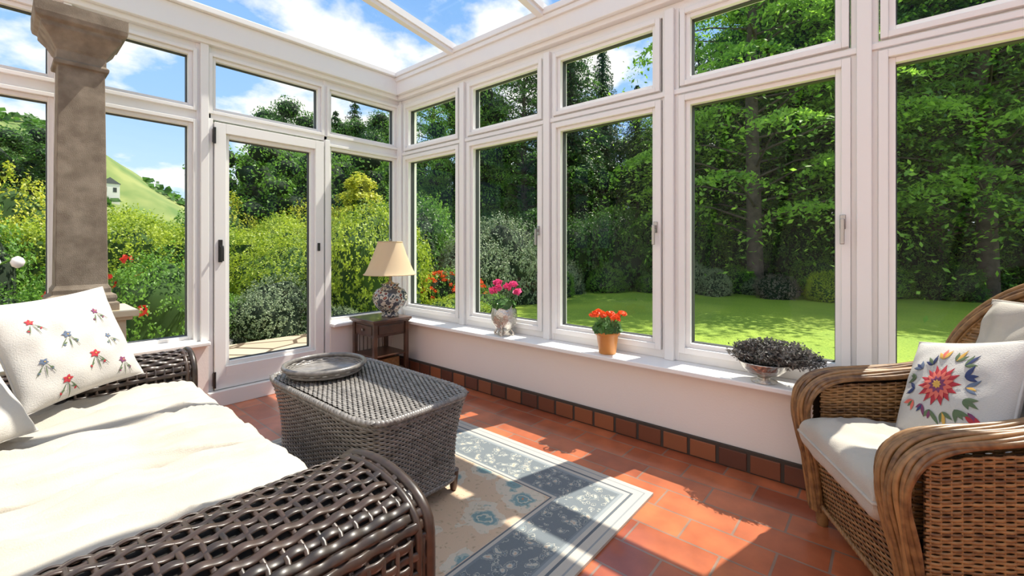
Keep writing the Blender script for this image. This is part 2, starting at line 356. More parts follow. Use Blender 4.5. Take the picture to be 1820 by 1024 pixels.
def handle(b,bx,g,a,z,m):
    bx(a-.012,a+.012,g-.085,g-.075,z-.035,z+.035,m); bx(a-.008,a+.008,g-.115,g-.085,z-.008,z+.012,m); bx(a-.009,a+.009,g-.122,g-.108,z-.11,z+.014,m)
wn=1
rc=[3.357,2.418,1.496,.555,-.378,-1.31,-2.24]
for i,c in enumerate(rc):
    a0,a1=c-.353,c+.353
    b=B(); bx=mapper(b,'x')
    pane(b,'x',GX,a0,a1,.615,2.055); pane(b,'x',GX,a0,a1,2.228,2.58,.055)
    if i in(1,2,3,4): handle(b,bx,GX,a0-.032,1.32,M['chrome'])
    b.obj('window_%d'%wn,bevel=.004); wn+=1
b=B(); bx=mapper(b,'x')
edges=[3.83]+[(rc[i]+rc[i+1])/2 for i in range(6)]+[-2.72]
for i,e in enumerate(edges):
    h=.052 if 0<i<7 else .07
    bx(e-h,e+h,GX-.055,GX+.09,.50,2.66,M['white'])
    bx(e-h*.55,e+h*.55,GX-.085,GX-.055,.50,2.66,M['white'])
bx(-3,3.83,GX-.05,GX+.085,.50,.553,M['white']); bx(-3,3.83,GX-.05,GX+.085,2.117,2.173,M['white']); bx(-3,3.83,GX-.07,GX-.05,2.13,2.16,M['white'])
bx(-3,3.83,GX-.05,GX+.085,2.635,2.70,M['white'])
bx(-3,-2.78,GX-.05,GX+.085,.5,2.66,M['white'])
b.obj('trim_3',bevel=.004)
b=B()
b.box(2.66,2.90,-3.1,4.02,2.70,2.93,M['white']); b.box(2.62,2.66,-3.1,3.80,2.735,2.90,M['white']); b.box(2.585,2.92,-3.1,3.78,2.90,2.945,M['white']); b.box(2.60,2.63,-3.1,3.79,2.86,2.90,M['white'])
b.obj('trim_4',bevel=.005)
b=B()
b.box(-2.4,2.66,3.82,4.06,2.70,2.93,M['white']); b.box(-2.4,2.64,3.78,3.82,2.735,2.90,M['white']); b.box(-2.4,2.60,3.745,4.08,2.90,2.945,M['white'])
b.obj('trim_5',bevel=.005)
fw=[(1.975,2.645),(.36,.894),(-.40,.19),(-1.16,-.57),(-1.92,-1.33)]
for a0,a1 in fw:
    b=B()
    pane(b,'y',GY,a0,a1,.545,2.08,.05); pane(b,'y',GY,a0,a1,2.245,2.60,.05)
    b.obj('window_%d'%wn,bevel=.004); wn+=1
b=B(); pane(b,'y',GY,1.067,1.85,2.245,2.60,.05); b.obj('window_%d'%wn,bevel=.004); wn+=1
b=B(); bx=mapper(b,'y')
for e0,e1 in ((2.692,2.80),(.942,1.035),(.236,.314),(-.524,-.446),(-1.284,-1.206),(-2.25,-1.966)):
    bx(e0,e1,GY-.06,GY+.09,.50,2.70,M['white']); bx(e0+.02,e1-.02,GY-.085,GY-.06,.5,2.7,M['white'])
bx(1.90,1.93,GY-.06,GY+.09,2.1,2.70,M['white']); bx(1.905,1.95,GY-.08,GY+.09,0,2.16,M['white'])
bx(.985,1.045,GY-.07,GY+.09,0,2.16,M['white'])
for s0,s1 in ((1.93,2.70),(-2.25,1.0)):
    bx(s0,s1,GY-.05,GY+.085,2.128,2.197,M['white'])
bx(1.0,1.93,GY-.06,GY+.09,2.155,2.197,M['white'])
bx(-2.25,2.70,GY-.05,GY+.085,2.648,2.71,M['white'])
bx(1.0,1.95,GY-.13,GY+.10,0,.115,M['white'])
b.box(2.70,2.84,3.83,4.0,.5,2.70,M['white'])
b.obj('trim_6',bevel=.004)
b=B(); bx=mapper(b,'y')
ring(bx,1.155,1.785,.315,2.03,.03,.105,GY-.085,GY+.03,M['white']); ring(bx,1.155,1.785,.315,2.03,0,.03,GY-.055,GY+.02,M['white'])
bx(1.05,1.89,GY-.085,GY+.03,.12,.212,M['white']); ring(bx,1.155,1.785,.315,2.03,-.007,0,GY-.02,GY+.01,M['gasket'])
gpane(b,'y',1.155,1.785,GY,.315,2.03)
for z in (.20,2.03): bx(1.035,1.055,GY-.10,GY-.08,z-.05,z+.05,M['black']); b.tube([(1.045,GY-.10,z-.06),(1.045,GY-.10,z+.06)],.011,M['black'])
bx(1.072,1.10,GY-.095,GY-.085,1.08,1.25,M['black']); b.tube([(1.086,GY-.10,1.2),(1.086,GY-.14,1.2),(1.086,GY-.145,1.18),(1.086,GY-.145,1.09)],.009,M['black'])
bx(1.83,1.85,GY-.1,GY-.085,1.16,1.23,M['black'])
b.obj('door_1',bevel=.004)

# roof
def rz_(x): return 2.955+(2.76-x)*.147
b=B()
for y in (2.93,1.95,.97,-.01,-.99,-1.97,-2.95):
    for (w,dz0,dz1) in ((.042,-.0,-.055),(.026,-.055,-.085)):
        x0,x1=2.80,-2.3
        v=[(x0,y-w,rz_(x0)+dz1),(x0,y+w,rz_(x0)+dz1),(x0,y+w,rz_(x0)+dz0),(x0,y-w,rz_(x0)+dz0),(x1,y-w,rz_(x1)+dz1),(x1,y+w,rz_(x1)+dz1),(x1,y+w,rz_(x1)+dz0),(x1,y-w,rz_(x1)+dz0)]
        b.add(v,[[0,1,2,3],[7,6,5,4],[0,4,5,1],[1,5,6,2],[2,6,7,3],[3,7,4,0]],M['white'])
x0,x1=2.88,-2.35
b.add([(x0,-3.1,rz_(x0)+.012),(x0,4.05,rz_(x0)+.012),(x1,4.05,rz_(x1)+.012),(x1,-3.1,rz_(x1)+.012)],[[0,1,2,3]],M['glass'])
b.box(2.62,2.66,-3,3.95,2.945,2.965,M['gasket'])
b.obj('ceiling')

# ------------------------------------------------------------ column on pedestal
b=B()
px,py=.30,3.50
b.box(px-.20,px+.20,py-.20,py+.20,.0,.08,M['creamwood']); b.box(px-.175,px+.175,py-.175,py+.175,.08,.78,M['creamwood'])
for sx_,sy_ in((0,-1),(1,0)):
    if sy_: b.box(px-.12,px+.12,py-.183,py-.175,.14,.70,M['creamwood'])
    else: b.box(px+.175,px+.183,py-.12,py+.12,.14,.70,M['creamwood'])
b.box(px-.20,px+.20,py-.20,py+.20,.78,.80,M['creamwood']); b.box(px-.225,px+.225,py-.225,py+.225,.80,.835,M['creamwood'])
b.obj('pedestal_cabinet',bevel=.008)
b=B(); q=math.sqrt(2)
prof=[(.150,0),(.150,.045),(.135,.05),(.142,.07),(.138,.09),(.118,.10),(.118,.125),(.110,.14),(.106,.15),(.094,1.35),(.110,1.355),(.112,1.375),(.100,1.385),(.100,1.43),(.110,1.445),(.116,1.46),(.128,1.485),(.150,1.515),(.160,1.53),(.160,1.55),(.180,1.565),(.185,1.59),(.185,1.65)]
b.lathe([(r*q,z) for r,z in prof],(px,py,.836),M['stone'],4,sq=1)
b.obj('stone_column',bevel=.004)

# ------------------------------------------------------------ rug
b=B(); b.box(-RHX,RHX,-RHY,RHY,.001,.013,M['rug']); b.obj('area_rug',(1.10,1.86,0))

# ------------------------------------------------------------ coffee table
b=B(); m=M['w_table']; hx,hy=.285,.53; H=.5
weave(b,lambda u,v: V3(-hx+.02+(2*hx-.04)*v,-hy+.02+(2*hy-.04)*u,H-.008+.006*np.cos((u-.5)*pi)),44,44,.0060,.0026,m,core=M['core'],flip=-1)
def per(s):
    s=np.mod(s,1)*4; th=(s-.5)*pi/2
    c,sn=np.cos(th),np.sin(th); k=(np.abs(c)**7+np.abs(sn)**7)**(-1/7)
    return c*k,sn*k
def side(u,v):
    x,y=per(u); sc=1-.13*(1-v)-.05*np.sin(pi*v)
    return V3(x*hx*sc,y*(hy)*(1-(1-sc)*.6),.09+(H-.115)*v)
weave(b,side,120,40,.0050,.0030,m,core=M['core'],k=3)
for z,g,r in ((H-.012,1.0,.016),(H-.036,.985,.010),(.09,.87,.011)):
    s_=np.linspace(0,1,320,endpoint=False); x,y=per(s_)
    for ph in (0,pi):
        b.tube(V3(x*(hx*g)+.004*np.cos(s_*2*pi*80+ph),y*(hy*(1-(1-g)*.6)),z+.005*np.sin(s_*2*pi*80+ph)),r*.75,m,6,closed=True)
for sx_ in(-1,1):
    for sy_ in(-1,1):
        b.lathe([(.012,.0),(.017,.01),(.024,.07),(.027,.10)],(sx_*.215,sy_*.45,.014),M['dwood'],10)
b.obj('wicker_coffee_table',(1.225,2.06,0))
b=B()
th=np.linspace(0,2*pi,72,endpoint=False)
TR_=.205
def oval(k,z): return V3(TR_*k*np.cos(th),TR_*k*np.sin(th),z)
b.grid(np.array([oval(.02,.008),oval(.9,.008),oval(.93,.02)]),M['w_table'],closev=True)
def tr_(u,v): return V3(TR_*(.90+.10*v)*np.cos(2*pi*u),TR_*(.90+.10*v)*np.sin(2*pi*u),.006+.032*v)
weave(b,tr_,40,4,.0055,.003,M['w_table'],k=3)
b.tube(oval(1.0,.042),.013,M['w_table'],8,closed=True); b.tube(oval(.90,.008),.008,M['w_table'],8,closed=True)
b.obj('wicker_tray',(1.17,2.36,.512))

# ------------------------------------------------------------ sofa
b=B(); m=M['w_sofa']; XF=.69
def arm(y0,y1,flip,h0=.48,h1=.14,pw_=.8,rows=44):
    yc=(y0+y1)/2; hw=(y1-y0)/2
    def S(u,v):
        x=-.42+(XF+.42)*u
        ang=pi*(np.clip((v-.38)/.36,0,1))
        y=np.where(v<.38,yc-hw,np.where(v>.74,yc+hw,yc-hw*np.cos(ang)))
        z=np.where(v<.38,.06+(h0-.06)*v/.38,np.where(v>.74,h0-.10*(v-.74)/.26,h0+h1*np.clip(np.sin(ang),0,1)**pw_))
        return V3(x,y,z) if not flip else V3(x,2*yc-y,z)
    weave(b,S,30,rows,.0125,.0042,m,k=6,core=M['core'],stake_r=.007,flip=-1 if flip else 1)
    def F(u,v):
        yy=-1+2*u; z=.06+v*(h0-.06+h1*np.clip(1-np.abs(yy)**2.2,0,1)**.5)
        return V3(XF+.0*u,yc+yy*hw*.98,z)
    weave(b,F,8,22,.0105,.004,m,k=5,core=M['core'])
    t=np.linspace(0,1,50); P=S(np.full(50,1.0),t)
    b.tube(P,.015,m,8)
    P[:,0]-=.032; b.tube(P,.010,m,8)
arm(.86,1.29,False,.475,.125,.65,48); arm(2.86,3.12,True)
weave(b,lambda u,v: V3(XF-.02+.0*u,1.29+1.57*u,.06+.28*v),36,16,.0095,.004,m,k=4,core=M['core'])
weave(b,lambda u,v: V3(-.44-.04*v,3.10-2.22*u,.06+.80*v),44,40,.010,.004,m,k=3,core=M['core'])
b.tube([(-.48,3.1,.87),(-.48,.9,.87)],.025,m)
b.box(-.43,XF-.04,1.29,2.86,.10,.33,M['core'])
b.box(-.43,-.40,.9,3.1,.1,.84,M['core'])
for x in(-.38,XF-.06):
    for y in(.92,3.06): b.lathe([(.02,0),(.028,.07)],(x,y,.0),M['dwood'],10)
for i in range(3):
    y=1.30+.26+i*.52
    b.xf=Matrix.Translation((.13,y,.415)); cushion(b,1.10,.52,.17,M['cream'],p=8,ex=.3,wr=.004,seed=i,n=64,fold=.014)
    b.xf=basis((-.20,y,.68),(1,0,.28),(0,0,1)); cushion(b,.51,.46,.20,M['cream'],p=4,ex=.4,wr=.005,seed=10+i,fold=.008)
b.xf=None
b.obj('wicker_sofa')

def sprig(b,sf,x,y,c,s=1,a=0):
    for k in range(5): petal(b,sf,x,y,a+k*2*pi/5,.017*s,.011*s,c)
    petal(b,sf,x,y,a+.3,.006*s,.006*s,M['tyellow'],.004)
    for an in(-1.4,-2.0,-.9):
        petal(b,sf,x+.01*math.cos(an),y+.015*math.sin(an),an+a*.3,.055*s,.0035*s,M['tgreen'])
    petal(b,sf,x-.012,y-.035*s,-2.6,.016*s,.007*s,M['tgreen']); petal(b,sf,x+.012,y-.03*s,-.4,.016*s,.007*s,M['tgreen'])
    petal(b,sf,x+.02*s,y-.045*s,.9,.012*s,.008*s,c); petal(b,sf,x-.02*s,y-.05*s,2.1,.012*s,.008*s,c)
def sofa_pillow(loc,n,roll,size,seed,pat=True,t=.17):
    b=B(); sf=cushion(b,size,size,t,M['linen'],p=2.2,ex=.5,pinch=.07,wr=.003,seed=seed,pipe=.004)
    r=random.Random(seed)
    pts=[(-.13,.12,'red'),(.11,.11,'plum'),(-.04,.03,'bluegrey'),(.12,-.02,'bluegrey'),(-.15,-.06,'bluegrey'),(.03,-.09,'red'),(-.09,-.16,'red'),(.14,-.15,'plum')]
    if pat:
        for x,y,c in pts: sprig(b,sf,x,y,M[c],r.uniform(.8,1.15),r.uniform(-1,1))
    o=b.obj('throw_pillow'); o.matrix_world=basis(loc,n,(0,0,1),roll); return o
sofa_pillow((.19,2.70,.775),(.42,-.80,.42),.10,.46,3)
sofa_pillow((-.10,2.30,.70),(.80,-.45,.6),-.1,.40,5,False,.14)

# ------------------------------------------------------------ side table + lamp
b=B(); w=M['dwood']; a=.2
b.box(-a,a,-a,a,.53,.555,w); b.box(-a+.012,a-.012,-a+.012,a-.012,.515,.53,w)
b.box(-.165,.165,-.165,.165,.40,.515,w)
for sx_ in(-1,1):
    for sy_ in(-1,1): b.box(sx_*.145,sx_*.18,sy_*.145,sy_*.18,0,.515,w)
b.box(-.17,.17,-.17,.17,.06,.085,w); b.box(-.17,.17,-.17,.17,.22,.235,w)
b.box(-.13,.13,-.175,-.165,.42,.50,w); b.box(-.175,-.165,-.13,.13,.42,.50,w)
b.lathe([(.012,-.01),(.012,.01)],(-.182,0,.46),M['chrome'],12)
for k in range(-3,4): b.box(k*.04-.004,k*.04+.004,.155,.163,.085,.4,w)
b.box(-.12,.12,-.12,.12,.087,.19,M['w_chair'])
b.obj('wooden_side_table',(2.285,3.55,0),bevel=.004)
b=B()
b.lathe([(.075,0),(.08,.012),(.07,.03),(.085,.05),(.135,.10),(.160,.155),(.155,.20),(.125,.245),(.085,.265),(.07,.275),(.085,.295),(.08,.30)],(0,0,0),M['porcelain'],40)
b.lathe([(.05,.30),(.02,.315),(.012,.33),(.012,.42)],(0,0,0),M['chrome'],16)
t=np.linspace(0,1,14); R=.235-.125*t**.8
for off in (0,.004):
    th=np.arange(48)*2*pi/48
    b.grid(np.array([[( (r-off)*math.cos(x),(r-off)*math.sin(x),.385+.30*k) for x in th] for r,k in zip(R,t)]),M['shade'],closev=True)
for r,z in((.235,.385),(.11,.685)): b.tube([(r*math.cos(x),r*math.sin(x),z) for x in np.arange(48)*2*pi/48],.005,M['shade'],6,closed=True)
b.tube([(-.11,0,.68),(.11,0,.68)],.003,M['chrome']); b.tube([(0,-.11,.68),(0,.11,.68)],.003,M['chrome']); b.tube([(0,0,.40),(0,0,.70)],.005,M['chrome'])
b.lathe([(.01,.69),(.014,.70),(.004,.72)],(0,0,0),M['chrome'],12)
b.obj('table_lamp',(2.365,3.52,.556))

# ------------------------------------------------------------ sill plants
def blossoms(b,centers,r,n,size,m):
    for c in centers:
        d=rng.normal(size=(n,3)); d/=np.linalg.norm(d,axis=1)[:,None]; d[:,2]=np.abs(d[:,2])*1.0-.2
        b.leaves(np.array(c)+d*r,d,size,size*.8,m,.5)
b=B(); b.lathe([(.052,0),(.055,.004),(.070,.12),(.080,.122),(.080,.155),(.072,.155),(.070,.14)],(0,0,0),M['pot'],32)
b.lathe([(.0,.139),(.069,.14)],(0,0,0),M['soil'],24)
d=rng.normal(size=(130,3)); d/=np.linalg.norm(d,axis=1)[:,None]; d[:,2]=np.abs(d[:,2]); b.leaves(d*np.array([.085,.085,.07])+[0,0,.15],d,.05,.045,L['pot'],.4)
cs=[(.05*math.cos(k)*(1.2 if k%2 else .8),.075*math.sin(k)*1.3,.245+.02*math.sin(k*3)) for k in range(7)]
for c in cs: b.tube([(0,0,.14),(c[0]*.6,c[1]*.6,.2),c],.0025,L['pot'],5)
blossoms(b,cs,.030,46,.026,L['orangep']); b.obj('potted_geranium',(2.595,1.40,.501))
b=B(); b.lathe([(.055,0),(.06,.01),(.045,.03),(.06,.045),(.098,.10),(.105,.15),(.098,.20),(.08,.225),(.088,.24),(.082,.24),(.07,.22)],(0,0,0),M['silver'],36)
for k in range(4):
    t=k*pi/2+.4; b.tube([(.07*math.cos(t),.07*math.sin(t),.0),(.078*math.cos(t),.078*math.sin(t),.02),(.055*math.cos(t),.055*math.sin(t),.05),(.09*math.cos(t),.09*math.sin(t),.09)],[.012,.010,.008,.006],M['silver'],8)
b.lathe([(0,.215),(.072,.216)],(0,0,0),M['soil'],20)
d=rng.normal(size=(70,3)); d/=np.linalg.norm(d,axis=1)[:,None]; d[:,2]=np.abs(d[:,2]); b.leaves(d*np.array([.09,.09,.05])+[0,0,.23],d,.06,.05,L['pot'],.3)
cs=[(.075*math.cos(k*1.05)*(.5+.5*(k%2)),.12*math.sin(k*1.05),.37+.035*math.sin(k*2.1)) for k in range(9)]
for c in cs: b.tube([(c[0]*.2,c[1]*.2,.22),(c[0]*.7,c[1]*.7,.3),c],.0028,L['pot'],5)
blossoms(b,cs,.026,24,.045,L['pinkp']); b.obj('potted_cyclamen',(2.60,2.31,.501))
b=B(); b.lathe([(.06,0),(.062,.006),(.03,.016),(.032,.03),(.075,.045),(.108,.075),(.118,.10),(.124,.105),(.118,.108),(.105,.09)],(0,0,0),M['silver'],40)
b.lathe([(0,.088),(.108,.09)],(0,0,0),M['soil'],24)
for k in range(300):
    an=random.uniform(0,2*pi); rr=random.random()**.5
    tip=np.array([.10*rr*math.cos(an)-.01,.225*rr*math.sin(an)-.045,.115+.105*math.sqrt(max(0,1-rr*rr))+random.uniform(-.01,.01)])
    base=np.array([.05*rr*math.cos(an),.07*rr*math.sin(an),.09])
    pth=[base+(tip-base)*s_ for s_ in(0,.5,1)]; pth[1]=pth[1]+np.array([0,0,.015])
    b.tube(pth,.0015,L['purple'],3,caps=False)
    q=np.array([base+(tip-base)*s_ for s_ in np.linspace(.35,1,26)])+rng.normal(size=(26,3))*.006
    b.leaves(q,rng.normal(size=(26,3)),.016,.009,L['purple'],.3)
b.obj('heather_bowl',(2.575,.49,.501))

# ------------------------------------------------------------ armchair
b=B(); m=M['w_chair']; DB=.58
def hw(y): return .385-.075*(np.clip(-y,0,1)/DB)**2
weave(b,lambda u,v: V3(-.33+.66*u,-.045*(1-v)**1.0+.015*np.cos((u-.5)*pi),.10+.25*v),22,26,.0054,.0032,m,core=M['corec'],flip=-1)
apath=[(-.60,.78),(-.50,.755),(-.38,.715),(-.24,.685),(-.12,.672),(-.04,.655),(.015,.615),(.04,.55),(.035,.47),(.015,.38),(-.005,.28),(-.02,.16),(-.03,.05)]
ap=np.array(apath)
tt=np.linspace(0,len(ap)-1,60); ay=np.interp(tt,range(len(ap)),ap[:,0]); az=np.interp(tt,range(len(ap)),ap[:,1])
ker=np.array([1,2,3,2,1])/9.
def sm(a):
    p_=np.pad(a,2,mode='edge'); return np.convolve(p_,ker,'valid')
for _ in range(3): ay=sm(ay); az=sm(az)
def armz(y): return np.interp(y,ap[:6,0],ap[:6,1])
for sd in(-1,1):
    ty=np.gradient(ay); tz=np.gradient(az); l=np.hypot(ty,tz); ny,nz_=-tz/l,ty/l
    cx=sd*(hw(ay)-.05)
    wd=np.interp(np.arange(60),[0,20,32,42,59],[.035,.062,.075,.065,.036])
    nk=13
    for k in range(nk):
        a=pi*(k/(nk-1)); lx=np.cos(a)*wd; no=np.sin(a)*.030
        wob=.0025*np.sin(np.arange(60)*.35+k*1.7)
        b.tube(V3(cx+lx+wob,ay+ny*(no+wob),az+nz_*(no+wob)),.0085+.001*(k%2),m,6)
    G=[]
    for k in range(9):
        a=2*pi*k/9; G.append(V3(cx+np.cos(a)*wd*.9,ay+ny*np.sin(a)*.022,az+nz_*np.sin(a)*.022))
    b.grid(np.array(G),M['corec'],closeu=True)
    weave(b,(lambda sd: (lambda u,v: V3(sd*(hw(-DB*u)-.012*v-.01*(1-v)),-.02-DB*u,.09+(armz(-DB*u)-.12)*v)))(sd),22,50,.0054,.0032,m,k=4,core=M['corec'],flip=-sd)
    weave(b,(lambda sd: (lambda u,v: V3(sd*(hw(-DB*u)-.085),-.02-DB*u,.34+(armz(-DB*u)-.36)*v)))(sd),22,26,.0062,.0035,m,k=4)
    yy=np.linspace(-.03,-DB,60)
    for ph in(0,pi): b.tube(V3(sd*(hw(yy)-.01)+.005*np.cos(yy*160+ph),yy,.095+.006*np.sin(yy*160+ph)),.008,m,6)
xx=np.linspace(-.34,.34,60)
for z in(.10,.35):
    for ph in(0,pi): b.tube(V3(xx,-.045*(.35-z)/.25+.02+.004*np.cos(xx*160+ph),z+.006*np.sin(xx*160+ph)),.008,m,6)
b.box(-.31,.31,-.56,-.05,.31,.345,M['corec'])
def hb(z):
    z=np.asarray(z,float); return np.where(z<.74,.315+.03*np.sin((z-.3)/.44*pi/2),.345*np.sqrt(np.clip(1-((z-.74)/.37)**2,0,1)))
def BK(u,v):
    z=.30+.80*v; s_=2*u-1; x=s_*hb(z); return V3(x,-.56-.13*v+.11*(x/.34)**2,z)
weave(b,BK,20,64,.0062,.0035,m,k=4,v0=.0,v1=.985)
zz=np.concatenate([np.linspace(.08,.74,16),.74+.37*np.sin(np.linspace(.05,pi/2,16))])
zz2=np.concatenate([zz,zz[::-1][1:]]); sg=np.concatenate([np.ones(len(zz)),-np.ones(len(zz)-1)])
X=sg*hb(zz2); vv=(zz2-.30)/.8; Y=-.56-.13*vv+.11*(X/.34)**2
for dd,dy_ in((0,0),(.017,.006),(.034,.0),(.017,-.016),(.0,.016)):
    sc=1+dd/.34
    b.tube(V3(X*sc,Y+dy_,zz2+np.where(zz2>.74,dd*(zz2-.74)/.37,0)),.0105,m,6)
for sx_ in(-.33,.33):
    b.lathe([(.020,0),(.024,.02),(.027,.10),(.027,.30)],(sx_,-.04,0),M['w_chair'],12)
    b.lathe([(.020,0),(.027,.10),(.027,.30)],(sx_*.85,-.55,0),M['w_chair'],12)
b.xf=Matrix.Translation((0,-.24,.432)); cushion(b,.575,.62,.18,M['cream'],p=8,ex=.3,wr=.004,seed=21,pipe=.007,fold=.006,n=56)
b.xf=basis((0,-.555,.76),(0,1,.22),(0,0,1)); cushion(b,.50,.56,.11,M['cream'],p=4,ex=.4,wr=.007,seed=22)
b.xf=None
CW=Matrix.Translation((2.01,.105,0))@Matrix.Rotation(math.atan2(.462,.887),4,'Z')@Matrix.Scale(.96,4)
o=b.obj('wicker_armchair'); o.matrix_world=CW
b=B(); sf=cushion(b,.43,.43,.15,M['linen'],p=2.2,ex=.5,pinch=.06,wr=.002,seed=31,pipe=.005)
for k in range(14): petal(b,sf,0,0,k*2*pi/14+.1,.088,.026,M['red'])
for k in range(14): petal(b,sf,.0,0,k*2*pi/14+.3,.066,.020,M['pinkred'],.0045)
for k in range(10): petal(b,sf,0,0,k*2*pi/10,.036,.018,M['plum'],.006)
for k in range(8): petal(b,sf,0,0,k*2*pi/8,.018,.011,M['tyellow'],.0075)
cc=['navy','bluegrey','plum','tgreen','tyellow','navy','pinkred','tgreen']; rr_=random.Random(4)
for k in range(15):
    a=k*2*pi/15; R_=.092+.03*rr_.random()
    c1=M[cc[rr_.randrange(8)]]
    for j,da in enumerate((-.6,0,.6)):
        petal(b,sf,R_*math.cos(a),R_*math.sin(a),a+da+rr_.uniform(-.2,.2),rr_.uniform(.035,.06),.016,c1 if j!=1 else M[cc[rr_.randrange(8)]])
petal(b,sf,.11,-.10,-.5,.07,.03,M['red']); petal(b,sf,.12,-.09,-.9,.06,.022,M['plum'])
o=b.obj('embroidered_pillow'); o.matrix_world=CW@basis((.06,-.375,.70),(-.12,1,.50),(0,0,1),.26)

# potted orchid at the left edge behind the sofa
b=B(); b.lathe([(.08,0),(.085,.01),(.12,.25),(.13,.26),(.12,.26)],(0,0,0),M['white'],28); b.lathe([(0,.24),(.118,.241)],(0,0,0),M['soil'],20)
for k in range(11):
    an=k*2*pi/11+.3; L_=.42+.1*math.sin(k*2)
    s_=np.linspace(0,1,10); rr=.04+L_*s_*.75; z=.24+.95*s_-.32*s_**2.2
    wdt=.035*np.sin(pi*np.clip(s_,.04,1))+.003
    G=[V3(rr*math.cos(an)-q*wdt*math.sin(an),rr*math.sin(an)+q*wdt*math.cos(an),z+abs(q)*.012) for q in(-1,0,1)]
    b.grid(np.array(G),L['mid'])
b.tube([(0,0,.24),(.04,-.03,.7),(.12,-.06,1.05),(.27,-.08,1.14)],.005,L['mid'])
for q in((.28,-.08,1.12),(.20,-.07,1.12)):
    b.lathe([(.004,-.03),(.02,-.02),(.027,0),(.02,.02),(.004,.03)],q,M['white'],14)
b.obj('potted_orchid',(-.22,3.42,0))

# ------------------------------------------------------------ exterior
b=B(); b.box(-300,300,-300,300,-.5,-.25,M['lawn']); b.obj('lawn')
b=B(); b.box(-3.5,3.3,4.08,6.7,-.249,-.12,M['flag']); b.obj('stone_terrace')
b=B(); xs=np.linspace(-110,90,80); ys=np.linspace(105,260,40); Xg,Yg=np.meshgrid(xs,ys,indexing='ij')
Z=34*np.exp(-((Xg-2)/29)**2/1.6)*np.exp(-((Yg-165)/40)**2)+1.2*np.sin(Xg*.3)*np.sin(Yg*.2)*np.exp(-((Xg-5)/40)**2)-1.5
b.grid(np.stack([Xg,Yg,Z],-1),M['hill'])
k=2600; hx_=rng.uniform(-40,75,k); hy_=rng.uniform(125,175,k)
hz_=34*np.exp(-((hx_-2)/29)**2/1.6)*np.exp(-((hy_-165)/40)**2)-1.5
sel=(np.sin(hx_*.16+1.3)+np.sin(hy_*.2+hx_*.08))>.35
P=V3(hx_[sel],hy_[sel],hz_[sel]+.5)
for j in range(3): b.leaves(P+rng.normal(size=P.shape)*.6,np.tile([0,-.6,.8],(len(P),1)),2.0,1.6,L['dark'],.6)
b.obj('hillside')
b=B(); b.box(-1.6,1.6,-2,2,-2,2.6,M['wall'])
b.add([(-1.8,-2.1,2.6),(1.8,-2.1,2.6),(0,-2.1,4.0),(-1.8,2.1,2.6),(1.8,2.1,2.6),(0,2.1,4.0)],[[0,1,2],[5,4,3],[0,2,5,3],[1,4,5,2]],M['slate'])
for x in(-.8,.8): b.box(x-.3,x+.3,-2.03,-2,.8,1.8,M['gasket'])
b.obj('cottage',(15.6,130,12.2))

def lump(nb=26,amp=.16,seed=0):
    r=np.random.default_rng(seed); D=r.normal(size=(nb,3)); D/=np.linalg.norm(D,axis=1)[:,None]
    def f(d):
        q=((d[...,None,:]-D)**2).sum(-1); return .84+amp*np.exp(-q*9).sum(-1)
    return f
def sph(n=14,m_=20):
    t=np.linspace(.02,pi-.02,n); ph=np.arange(m_)*2*pi/m_
    return np.array([[(math.sin(a)*math.cos(c),math.sin(a)*math.sin(c),math.cos(a)) for c in ph] for a in t])
def shrub_mesh(name,n,ls,lm,core,seed,zmin=-.5,amp=.20,flowers=None):
    b=B(); f=lump(seed=seed,amp=amp,nb=34)
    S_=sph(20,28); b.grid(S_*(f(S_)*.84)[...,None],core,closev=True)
    ns=n//9; d=rng.normal(size=(int(ns*1.6),3)); d/=np.linalg.norm(d,axis=1)[:,None]; d=d[d[:,2]>zmin][:ns]
    r=f(d)*rng.uniform(.84,.98,len(d)); base=d*r[:,None]; dirv=d+np.array([0,0,.6])+.6*rng.normal(size=d.shape); dirv/=np.linalg.norm(dirv,axis=1)[:,None]
    t=np.tile(np.linspace(0,1,9),len(d))[:,None]; P=np.repeat(base,9,0)+np.repeat(dirv,9,0)*t*ls*3.0+rng.normal(size=(len(d)*9,3))*ls*.35
    b.leaves(P,np.repeat(d,9,0)+[0,0,.3],ls,ls*.55,lm,.6)
    if flowers:
        fm_,nf,fs=flowers
        dd=rng.normal(size=(nf,3)); dd/=np.linalg.norm(dd,axis=1)[:,None]; dd[:,2]=np.abs(dd[:,2])*.8+.1
        blossoms(b,[q*1.06 for q in dd],fs,22,fs*.9,fm_)
    return b.mesh(name)
SH={}
SH['dark']=shrub_mesh('shrub_dark',11000,.055,L['dark'],M['lcore'],1)
SH['mid']=shrub_mesh('shrub_mid',11000,.05,L['mid'],M['lcore'],2)
SH['bright']=shrub_mesh('shrub_bright',17000,.045,L['bright'],M['lcoreb'],3)
SH['yellow']=shrub_mesh('shrub_yellow',13000,.05,L['yellow'],M['lcoreb'],4)
SH['grey']=shrub_mesh('shrub_grey',12000,.045,L['grey'],M['lcore'],5)
SH['brown']=shrub_mesh('shrub_brown',8000,.045,L['brownish'],M['lcore'],6,amp=.10)
SH['rose']=shrub_mesh('shrub_rose',7000,.06,L['mid'],M['lcoreb'],7,flowers=(L['redp'],11,.09))
SH['azalea']=shrub_mesh('shrub_azalea',4000,.07,L['mid'],M['lcore'],8,flowers=(L['orangep'],120,.07))
def put(me,name,x,y,z,sx,sy=None,sz=None,rot=None):
    o=bpy.data.objects.new(name,me); col.objects.link(o); o.location=(x,y,z); o.scale=(sx,sy or sx,sz or sx); o.rotation_euler=(0,0,rot if rot is not None else random.uniform(0,6)); return o
G0=-.25
def shrub(kind,x,y,r,h,name='shrub'):
    put(SH[kind],name,x,y,G0+h*.30,r,r,h*.68)
